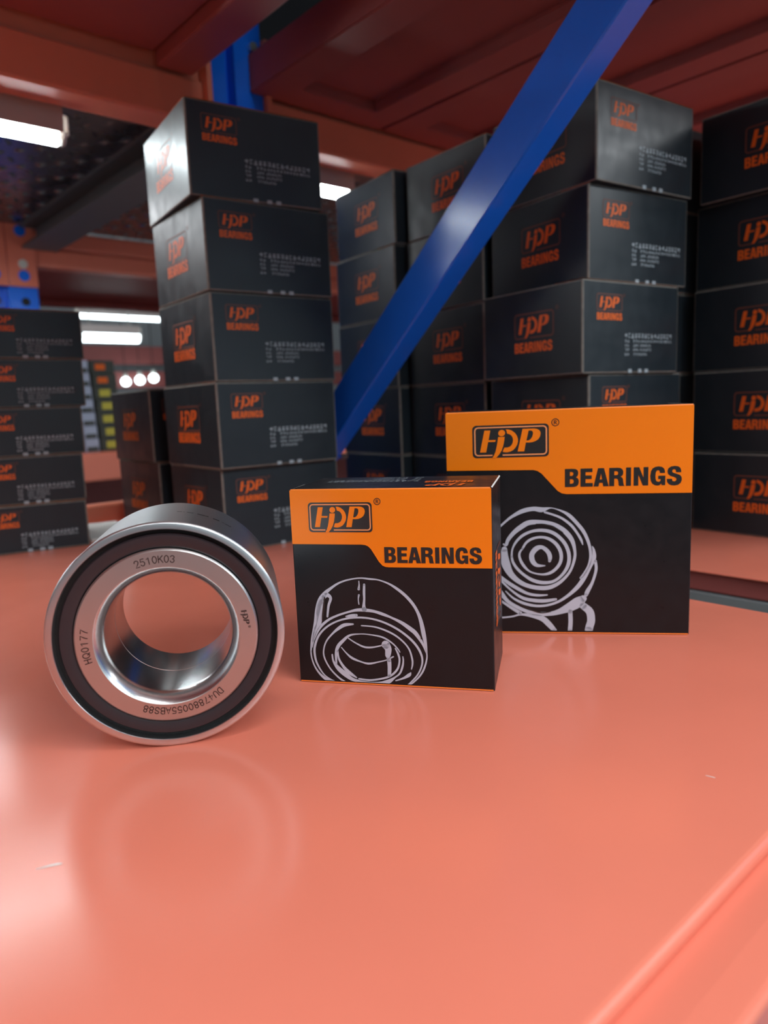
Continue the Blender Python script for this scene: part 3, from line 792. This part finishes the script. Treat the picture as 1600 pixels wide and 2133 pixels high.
def product_box(W, D, H, x, y, rz, label, band, plate, reg, word, draw, cuts, top_print):
    t = thing('product_box', label, 'box', (x, y, 0), rz)
    body = carton_body('box_body', W, D, H, M['carton_front'], M['carton_front'], 0.0006)
    obj('box_body', body, t)
    fr_, sd_, tp_ = face_maps(W, D, H)
    asp = H / W
    # orange band: wraps over the top edge by a hair
    obj('orange_band', Flat().poly(band).mesh('orange_band', fr_(EPS), M['orange'], (0, -1, 0)), t)
    strip = new_mesh('band_top_edge', [(0.0006, -EPS, H - 0.0004), (W - 0.0006, -EPS, H - 0.0004), (W - 0.0006, 0.0003, H + EPS), (0.0006, 0.0003, H + EPS)], [(0, 1, 2, 3)], M['orange_edge'])
    obj('band_top_edge', strip, t)
    bottom = new_mesh('band_bottom_edge', [(0.0006, -EPS, 0.0003), (W - 0.0006, -EPS, 0.0003), (W - 0.0006, -EPS, 0.0009), (0.0006, -EPS, 0.0009)], [(0, 1, 2, 3)], M['orange_edge'])
    obj('bottom_edge_line', bottom, t)
    pb = lambda fl: sub(fl, plate[0], plate[1], plate[2], plate[3])
    obj('emblem_plate', pb(PLATE).mesh('emblem_plate', fr_(EPS * 1.5), M['ink_black'], (0, -1, 0)), t)
    obj('emblem_letters', pb(EMB).mesh('emblem_letters', fr_(EPS * 2.0), M['orange'], (0, -1, 0)), t)
    obj('emblem_outline', pb(LINE).mesh('emblem_outline', fr_(EPS * 1.8), M['frame_line'], (0, -1, 0)), t)
    rg = Flat().add(REG, lambda u, v: (reg[0] + u * reg[2], reg[1] + v * reg[2] / asp))
    obj('registered_mark', rg.mesh('registered_mark', fr_(EPS * 1.5), M['ink_black'], (0, -1, 0)), t)
    obj('bearings_lettering', sub(WORD, *word).mesh('bearings_lettering', fr_(EPS * 1.5), M['ink_black'], (0, -1, 0)), t)
    q = Flat()
    for s in draw:
        q.stroke(s, asp=asp)
    q.v = [(min(max(u, 0.004), 0.996), min(v, 0.985)) for u, v in q.v]
    obj('bearing_drawing', q.mesh('bearing_drawing', fr_(EPS), M['ink_silver'], (0, -1, 0)), t)
    q = Flat()
    for s in cuts:
        q.stroke(s, asp=asp)
    obj('drawing_shade_lines', q.mesh('drawing_shade_lines', fr_(EPS * 1.6), M['ink_black'], (0, -1, 0)), t)
    # top flap: text reads from the far side
    trot = lambda e: (lambda u, v: ((1 - u) * W, (1 - v) * D, H + e))
    q = Flat()
    q.add(sub(EMB, 0.115, 0.36, 0.60, 0.93), lambda u, v: (u, v))
    q.add(sub(WORD, 0.115, 0.36, 0.36, 0.52), lambda u, v: (u, 0.88 - v))
    lt = Flat().add(sub(EMB, 0.115, 0.36, 0.44, 0.90), lambda u, v: (u, v))
    lt = Flat().add(EMB, lambda u, v: (0.115 + u * 0.245, 0.50 + v * 0.36))
    lt = Flat()
    lt.add(EMB, lambda u, v: (0.115 + u * 0.245, 0.145 + v * 0.27))
    lt.add(WORD, lambda u, v: (0.115 + u * 0.245, 0.46 + v * 0.13))
    lt.v = [(u, 1 - (0.98 - v) if False else v) for u, v in lt.v]
    tm = lambda e: (lambda u, v: ((1 - u) * W, (1 - v * 0.0 - v) * D, H + e))
    if top_print:
        obj('top_logo_print', lt.mesh('top_logo_print', lambda u, v: ((1 - u) * W, (0.12 + v * 0.98) * D if False else (0.02 + 0.98 * (v - 0.06)) * D, H + EPS), M['ink_orange'], (0, 0, 1)), t)
        obj('top_lettering', ADDR.mesh('top_lettering', lambda u, v: ((1 - (0.40 + u * 0.50)) * W, (0.52 + v * 0.40) * D, H + EPS), M['ink_grey'], (0, 0, 1)), t)
        # upright print on the right-hand end flap, reading downwards
        right = lambda u, v: (W + EPS, v * D, (1 - u) * H)
        sl = Flat()
        sl.add(EMB, lambda u, v: (0.34 + u * 0.38, 0.82 - v * 0.36))
        sl.add(WORD, lambda u, v: (0.34 + u * 0.38, 0.40 - v * 0.17))
        obj('side_logo_print', sl.mesh('side_logo_print', right, M['ink_orange'], (1, 0, 0)), t)
        so = Flat().add(FRAME, lambda u, v: (0.34 + u * 0.38, 0.82 - v * 0.36))
        obj('side_logo_outline', so.mesh('side_logo_outline', lambda u, v: (W + EPS * 0.8, v * D, (1 - u) * H), M['ink_dull'], (1, 0, 0)), t)
    # raw board showing at the ends of the top flap
    e1 = new_mesh('flap_edge', [(W - 0.0003, 0.001, H + EPS), (W + 0.0002, 0.001, H - 0.0002), (W + 0.0002, D - 0.002, H - 0.0002), (W - 0.0003, D - 0.002, H + EPS)], [(0, 1, 2, 3)], M['white_board'])
    obj('flap_edge', e1, t)
    e2 = new_mesh('flap_edge', [(0.0016, 0.001, H + EPS), (0.0002, 0.001, H - 0.0002), (0.0002, D * 0.40, H - 0.0002), (0.0006, D * 0.40, H + EPS)], [(3, 2, 1, 0)], M['white_board'])
    obj('flap_edge', e2, t)
    return t


BS = [(0.002, 0.003), (0.998, 0.003), (0.997, 0.386), (0.495, 0.387), (0.478, 0.3855), (0.463, 0.379), (0.446, 0.360), (0.408, 0.297), (0.394, 0.283), (0.380, 0.277), (0.360, 0.2745), (0.002, 0.274)]
BB = [(0.002, 0.003), (0.998, 0.003), (0.998, 0.372), (0.500, 0.368), (0.480, 0.364), (0.463, 0.353), (0.398, 0.276), (0.382, 0.264), (0.364, 0.259), (0.002, 0.254)]
product_box(0.0911, 0.050, 0.091, 0.1813, 0.2722, -0.9527, 'small square orange and black bearing box with drawn bearing, right of the steel ring', BS,
            (0.095, 0.421, 0.064, 0.2125), (0.449, 0.061, 0.0155), (0.475, 0.950, 0.286, 0.3645), D_SMALL, K_SMALL, True)
product_box(0.1265, 0.060, 0.1215, 0.2814, 0.2694, -0.8778, 'large orange and black bearing box standing behind the small one at right', BB,
            (0.1135, 0.4285, 0.059, 0.201), (0.455, 0.0555, 0.0145), (0.493, 0.957, 0.258, 0.337), D_BIG, K_BIG, False)

# ------------------------------------------------------------------ the wheel bearing
bearing = thing('wheel_bearing', 'steel wheel bearing ring with dark seal standing upright on the orange shelf', 'bearing', (0.1100, 0.2531, 0), -0.5327)


def bpart(name, me, mt=None, parent=bearing):
    o = obj(name, me, parent)
    if parent is bearing:
        o.location = (0, 0, 0.0441)
    return o


LEN = 0.055


def mirrored(prof):
    return prof + [(r, LEN - y) for r, y in prof[::-1]]


outer_p = mirrored([(0.0392, 0.0045), (0.0411, 0.0040), (0.0411, 0.0003), (0.0413, 0.0), (0.0432, 0.0), (0.0436, 0.0002), (0.0440, 0.0007), (0.0440, 0.0012)])
bpart('outer_ring', lathe_mesh('outer_ring', outer_p, M['steel']))
for yy, sg in ((0.0016, 1), (LEN - 0.0016, -1)):
    sp = [(0.0342, yy), (0.0352, yy - sg * 0.0005), (0.0387, yy - sg * 0.0005), (0.0392, yy + sg * 0.0003), (0.0393, yy + sg * 0.0022), (0.0342, yy + sg * 0.0022)]
    bpart('seal', lathe_mesh('seal', sp, M['seal']))
    gp = [(0.0330, yy + sg * 0.0024), (0.0415, yy + sg * 0.0024), (0.0415, yy + sg * 0.0034), (0.0330, yy + sg * 0.0034)]
    bpart('seal_gap', lathe_mesh('seal_gap', gp, M['gap']))
inner_p = [(0.0338, 0.006), (0.0338, 0.0007), (0.0334, 0.0002), (0.0331, 0.0)]
face_p = [(0.0331, 0.0), (0.0270, 0.0)]
cham = [(0.0270, 0.0), (0.0267, 0.0002), (0.0258, 0.0012), (0.0249, 0.0024), (0.0242, 0.0036), (0.0238, 0.0048), (0.0235, 0.0064), (0.0235, 0.0272), (0.0237, 0.0274)]
half = inner_p + face_p[1:] + cham[1:]
prof = half + [(r, LEN - y) for r, y in half[::-1]]
inner_me = lathe_mesh('inner_ring', prof, M['steel_face'])
inner_me.materials.append(M['steel_bright'])
for p in inner_me.polygons:
    r = max(math.hypot(inner_me.vertices[i].co.x, inner_me.vertices[i].co.z) for i in p.vertices)
    if r < 0.02695:
        p.material_index = 1
inner = bpart('inner_ring', inner_me)

# engraved codes on the inner ring face: stroke characters on a 10 x 14 grid (y up)
ST = {'0': [[(5 + 4 * math.sin(t * math.pi / 10), 7 - 7 * math.cos(t * math.pi / 10)) for t in range(21)]],
      '1': [[(2, 11), (5.4, 14), (5.4, 0)]],
      '2': [[(1, 10.5), (1.6, 12.6), (3.2, 13.8), (5.2, 14), (7.4, 13.2), (8.6, 11.2), (8.2, 8.6), (6, 5.6), (1, 0), (9, 0)]],
      '3': [[(1, 11.4), (2.4, 13.4), (4.8, 14), (7.2, 13.2), (8.2, 11), (7.4, 8.6), (4.6, 7.4), (7.6, 6.4), (8.8, 4), (7.8, 1.2), (5, 0), (2.2, .8), (.8, 3)]],
      '4': [[(6.6, 0), (6.6, 14), (.6, 4.4), (9.4, 4.4)]],
      '5': [[(8.2, 14), (2.2, 14), (1.4, 7.6), (3.4, 8.9), (5.6, 8.9), (7.8, 7.6), (8.8, 4.8), (7.8, 1.6), (5.2, 0), (2.4, .6), (.8, 3)]],
      '7': [[(1, 14), (9, 14), (6, 8.4), (4.2, 4), (3.6, 0)]],
      '8': [[(5 + 3.3 * math.sin(t * math.pi / 9), 10.6 - 3.4 * math.cos(t * math.pi / 9)) for t in range(19)], [(5 + 4.1 * math.sin(t * math.pi / 9), 3.6 - 3.6 * math.cos(t * math.pi / 9)) for t in range(19)]],
      'A': [[(0, 0), (5, 14), (10, 0)], [(1.9, 5), (8.1, 5)]],
      'B': [[(1, 0), (1, 14), (5.6, 14), (8, 12.8), (8.4, 10.4), (7.4, 8), (5.4, 7.3), (1, 7.3)], [(5.4, 7.3), (8.2, 6.2), (9.2, 3.8), (8.2, 1), (5.6, 0), (1, 0)]],
      'D': [[(1, 0), (1, 14), (5, 14), (8, 12.6), (9.4, 9), (9.4, 5), (8, 1.4), (5, 0), (1, 0)]],
      'H': [[(1, 0), (1, 14)], [(9, 0), (9, 14)], [(1, 7.4), (9, 7.4)]],
      'K': [[(1, 0), (1, 14)], [(9, 14), (1, 5.6)], [(4, 8.4), (9.6, 0)]],
      'Q': [[(5 + 5 * math.sin(t * math.pi / 12), 7 - 7 * math.cos(t * math.pi / 12)) for t in range(25)], [(5.8, 3.6), (10.4, -.8)]],
      'S': [[(8.8, 10.8), (7.6, 13.2), (5, 14), (2.4, 13.2), (1.2, 10.8), (2.4, 8.6), (5.4, 7.4), (8.2, 6.2), (9.2, 3.8), (7.8, 1), (5, 0), (2, .9), (.6, 3.6)]],
      'U': [[(1, 14), (1, 5), (2.2, 1.4), (5, 0), (7.8, 1.4), (9, 5), (9, 14)]]}


def ring_text(text, mid_deg, span_deg, r_base, h, wd=1.9):
    """characters run clockwise round the ring, tops outwards"""
    q = Flat()
    adv = span_deg / (len(text) - 0.12)
    start = mid_deg + span_deg / 2
    for k, ch in enumerate(text):
        a0 = start - k * adv
        s = h / 14.0
        for pl in ST[ch]:
            pts = []
            fl = Flat()
            fl.stroke([(x, y, wd) for x, y in pl], sub=1, cap=True)
            q.add(fl, lambda x, y: (a0 - math.degrees(x * s / (r_base + h / 2)), r_base + y * s))
    return q


rmap = lambda a, r: (r * math.cos(math.radians(a)), -0.00012, r * math.sin(math.radians(a)))
for nm, txt, mid, span, rb, h in (('engraved_code', '2510K03', 94.5, 28.5, 0.0286, 0.0026), ('engraved_code', 'HQ0177', 181.8, 26.0, 0.0287, 0.0025), ('engraved_code', 'DU47880055ABS88', -81.8, 61.0, 0.0283, 0.0025)):
    obj(nm, ring_text(txt, mid, span, rb, h).mesh(nm, rmap, M['ink_brown'], (0, -1, 0)), inner)
q = Flat()
q.add(EMB, lambda u, v: (15.0 - (u - 0.1) / 0.82 * 11.8, 0.0283 + (0.95 - v) * 0.0031))
q.add(REG, lambda u, v: (1.6 - u * 0.8, 0.0306 - v * 0.00042))
obj('engraved_emblem', q.mesh('engraved_emblem', rmap, M['ink_brown'], (0, -1, 0)), inner)
# faint marking on the rim
q = Flat()
for a0, a1, y0, w in ((84, 81.5, 0.0262, .0012), (81, 80, 0.0263, .0008), (79, 75.5, 0.0262, .0012), (73.5, 69.5, 0.026, .0018), (69.3, 67.5, 0.0262, .0016), (65, 61.5, 0.0258, .0022), (60, 58.6, 0.0262, .0008), (58, 54.5, 0.026, .0014)):
    q.poly([(a0, y0), (a1, y0 + w * 0.2), (a1, y0 + w), (a0, y0 + w * 0.75)])
o = bpart('rim_marking', q.mesh('rim_marking', lambda a, y: (0.04408 * math.cos(math.radians(a)), y, 0.04408 * math.sin(math.radians(a))), M['gap'], (0.3, 0, 1)))

# ------------------------------------------------------------------ tube lamps on the rack


def tube_lamp(label, x0, x1, y, z, group=None, cap_right=True, tube='tube', r=0.0084, hous=0.0185, rods=None):
    t = thing('tube_lamp', label, 'lamp', ((x0 + x1) / 2, y, z), 0, group)
    c = (x0 + x1) / 2
    obj('lit_tube', cyl_mesh('lit_tube', (x0 - c, 0, 0), (x1 - c, 0, 0), r, M[tube]), t)
    obj('lamp_housing', box_mesh('lamp_housing', (x0 - c - 0.004, x1 - c + 0.002, -0.009, 0.012, r + 0.005, r + hous), M['housing'], 0.002), t)
    for sy in (-1, 1):
        obj('reflector', box_mesh('reflector', (x0 - c - 0.004, x1 - c + 0.002, sy * 0.019 - 0.0008, sy * 0.019 + 0.0008, 0.0005, r + hous), M['reflector'], 0.0004), t)
    obj('reflector', box_mesh('reflector', (x0 - c - 0.004, x1 - c + 0.002, -0.0198, 0.0198, r + hous, r + hous + 0.0012), M['reflector'], 0.0004), t)
    for s, x in ((-1, x0 - c), (1, x1 - c)):
        obj('end_cap', cyl_mesh('end_cap', (x, 0, 0.002), (x + s * 0.008, 0, 0.002), r * 1.08, M['cap']), t)
        obj('socket', box_mesh('socket', (min(x, x + s * 0.012), max(x, x + s * 0.012), -0.008, 0.010, 0.002, r + hous * 0.8), M['cap'], 0.002), t)
    if rods:
        for x in ((x0 - c) * 0.7, (x1 - c) * 0.7):
            obj('hanger_rod', cyl_mesh('hanger_rod', (x, 0, r + hous - 0.002), (x, 0, rods - z), 0.003, M['cap'], 8), t)
    return t


tube_lamp('lit tube lamp at the upper left edge, under the orange rear beam', -0.88, 0.300, 0.868, 0.4322)
tube_lamp('lit tube lamp end showing between the left stack and the farthest stack', 0.535, 0.708, 0.868, 0.4345)

# ------------------------------------------------------------------ rack across the rear aisle
RY = 1.71
far = thing('storage_rack', 'orange and blue rack across the rear aisle, seen left of the tall stack', 'rack', (0.6, RY + 0.3, FLOOR_Z))
for x0 in (0.402, 3.0):
    kid(obj('upright_post', post_mesh(x0, x0 + 0.115, RY - 0.004, RY + 0.05, FLOOR_Z, 1.1)), far)
    cp = kid(box('connector_plate', [(x0, x0 + 0.057, RY - 0.012, RY - 0.005, 0.405, 0.545), (x0 + 0.0585, x0 + 0.1155, RY - 0.012, RY - 0.005, 0.405, 0.545)], M['salmon'], None, 0.001), far)
    for xc in (x0 + 0.03, x0 + 0.088):
        for zc, hm in ((0.520, 'blue'), (0.428, 'blue'), (0.452, 'zinc')):
            kid(obj('peg_hole' if hm == 'blue' else 'bolt', cyl_mesh('peg', (xc, RY - 0.0135, zc), (xc, RY - 0.011, zc), 0.0115 if hm == 'blue' else 0.0095, M[hm], 14, False)), far)
        kid(obj('slot', cyl_mesh('slot', (xc, RY - 0.0055, 0.375), (xc, RY - 0.0035, 0.375), 0.0085, M['gap'], 14, False)), far)
kid(box('beam', [(0.518, 3.0, RY, RY + 0.045, 0.452, 0.492), (0.518, 3.0, RY + 0.006, RY + 0.045, 0.492, 0.533)], M['salmon'], None, 0.006, 3), far)
kid(box('beam', (-1.6, 0.402, RY, RY + 0.045, 0.452, 0.533), M['salmon'], None, 0.006, 3), far)
kid(box('deck', (-1.6, 3.0, RY + 0.05, RY + 0.75, 0.490, 0.505), M['shaded_red']), far)
kid(box('beam', (-1.6, 3.0, RY, RY + 0.045, -0.026, 0.040), M['salmon'], None, 0.004, 2), far)
kid(box('deck', (-1.6, 3.0, RY + 0.05, RY + 0.75, 0.022, 0.040), M['salmon_dull']), far)
kid(box('beam', (-1.6, 0.72, RY + 0.70, RY + 0.745, 0.395, 0.455), M['shaded_red'], None, 0.004, 2), far)
kid(box('beam', (0.74, 3.0, RY + 0.70, RY + 0.745, 0.470, 0.489), M['shaded_red'], None, 0.004, 2), far)
kid(box('under_panel', (-1.6, 3.0, RY + 0.3, RY + 0.32, -0.30, -0.03), M['shaded_red']), far)
# slim cartons on it, in two columns
bodyF = box_mesh('carton_body', (-0.028, 0.028, -0.03, 0.03, 0, 0.0305), M['far_carton'], 0.001)
labF = box_mesh('yellow_label', (-0.016, 0.010, -0.0308, -0.0295, 0.007, 0.024), M['yellow'])
bodyG = box_mesh('carton_body', (-0.016, 0.016, -0.03, 0.03, 0, 0.0305), M['pale_label'], 0.001)
labG = box_mesh('dark_label', (-0.013, 0.013, -0.0308, -0.0295, 0.002, 0.012), M['far_carton'])
labO = box_mesh('orange_label', (-0.018, 0.006, -0.0308, -0.0295, 0.008, 0.022), M['ink_orange'])
ORD = ('bottom', 'second lowest', 'third lowest', 'middle', 'third highest', 'second highest', 'topmost')
for k in range(7):
    t = thing('small_carton', ORD[k] + ' grey-green carton in the blurred far column left of the two dark cartons', 'box', (0.672 + 0.002 * (k % 2) - 0.0015 * k, RY + 0.085, 0.0403 + 0.031 * k), 0, 'far grey-green cartons')
    obj('carton_body', bodyF, t)
    obj('carton_label', labO if k > 4 else labF, t)
    t = thing('small_carton', ORD[k] + ' pale blue carton in the blurred far column beside the left edge stack', 'box', (0.622 - 0.0015 * k, RY + 0.085, 0.0403 + 0.031 * k), 0, 'far pale blue cartons')
    obj('carton_body', bodyG, t)
    obj('carton_label', labG, t)

# lamps and red beams farther back
tube_lamp('bright far tube lamp, lowest of the far lamps left of the tall stack', 1.02, 1.245, 2.9, 0.432, None, True, 'tube_far', 0.022, 0.02, 2.2)
tube_lamp('long pale far tube lamp above the brightest one, left of the tall stack', 1.045, 1.536, 2.99, 0.524, None, True, 'tube_far', 0.013, 0.016, 2.2)
back = thing('storage_rack', 'dusky red rack far behind, visible as blurred red beams between the stacks', 'rack', (2.0, 4.3, FLOOR_Z))
for z0, z1 in ((0.27, 0.36), (0.40, 0.50), (0.70, 0.78), (-0.10, -0.02)):
    kid(box('beam', (-1.0, 5.0, 4.0, 4.06, z0, z1), M['shaded_red'], None, 0.004), back)
for x in (-0.9, 1.1, 2.4, 3.7):
    kid(obj('upright_post', post_mesh(x, x + 0.08, 4.0, 4.06, FLOOR_Z, 1.3)), back)
for x, z, lab in ((1.585, 0.300, 'left of three blurred round white lamps above the upper dark carton'), (1.665, 0.308, 'middle of three blurred round white lamps above the upper dark carton'), (1.745, 0.318, 'right of three blurred round white lamps above the upper dark carton')):
    t = thing('bulb_lamp', lab, 'lamp', (x, 3.9, z), 0, 'far round lamps')
    obj('lit_globe', lathe_mesh('lit_globe', [(0.0001, -0.026), (0.014, -0.022), (0.022, -0.008), (0.022, 0.008), (0.014, 0.022), (0.0001, 0.026)], M['tube_far'], 20, False), t)
    obj('bulb_socket', cyl_mesh('bulb_socket', (0, 0, 0.020), (0, 0, 0.05), 0.010, M['cap']), t)
    obj('hanger_cord', cyl_mesh('hanger_cord', (0, 0, 0.05), (0, 0, 2.2 - z), 0.002, M['gap'], 6), t)
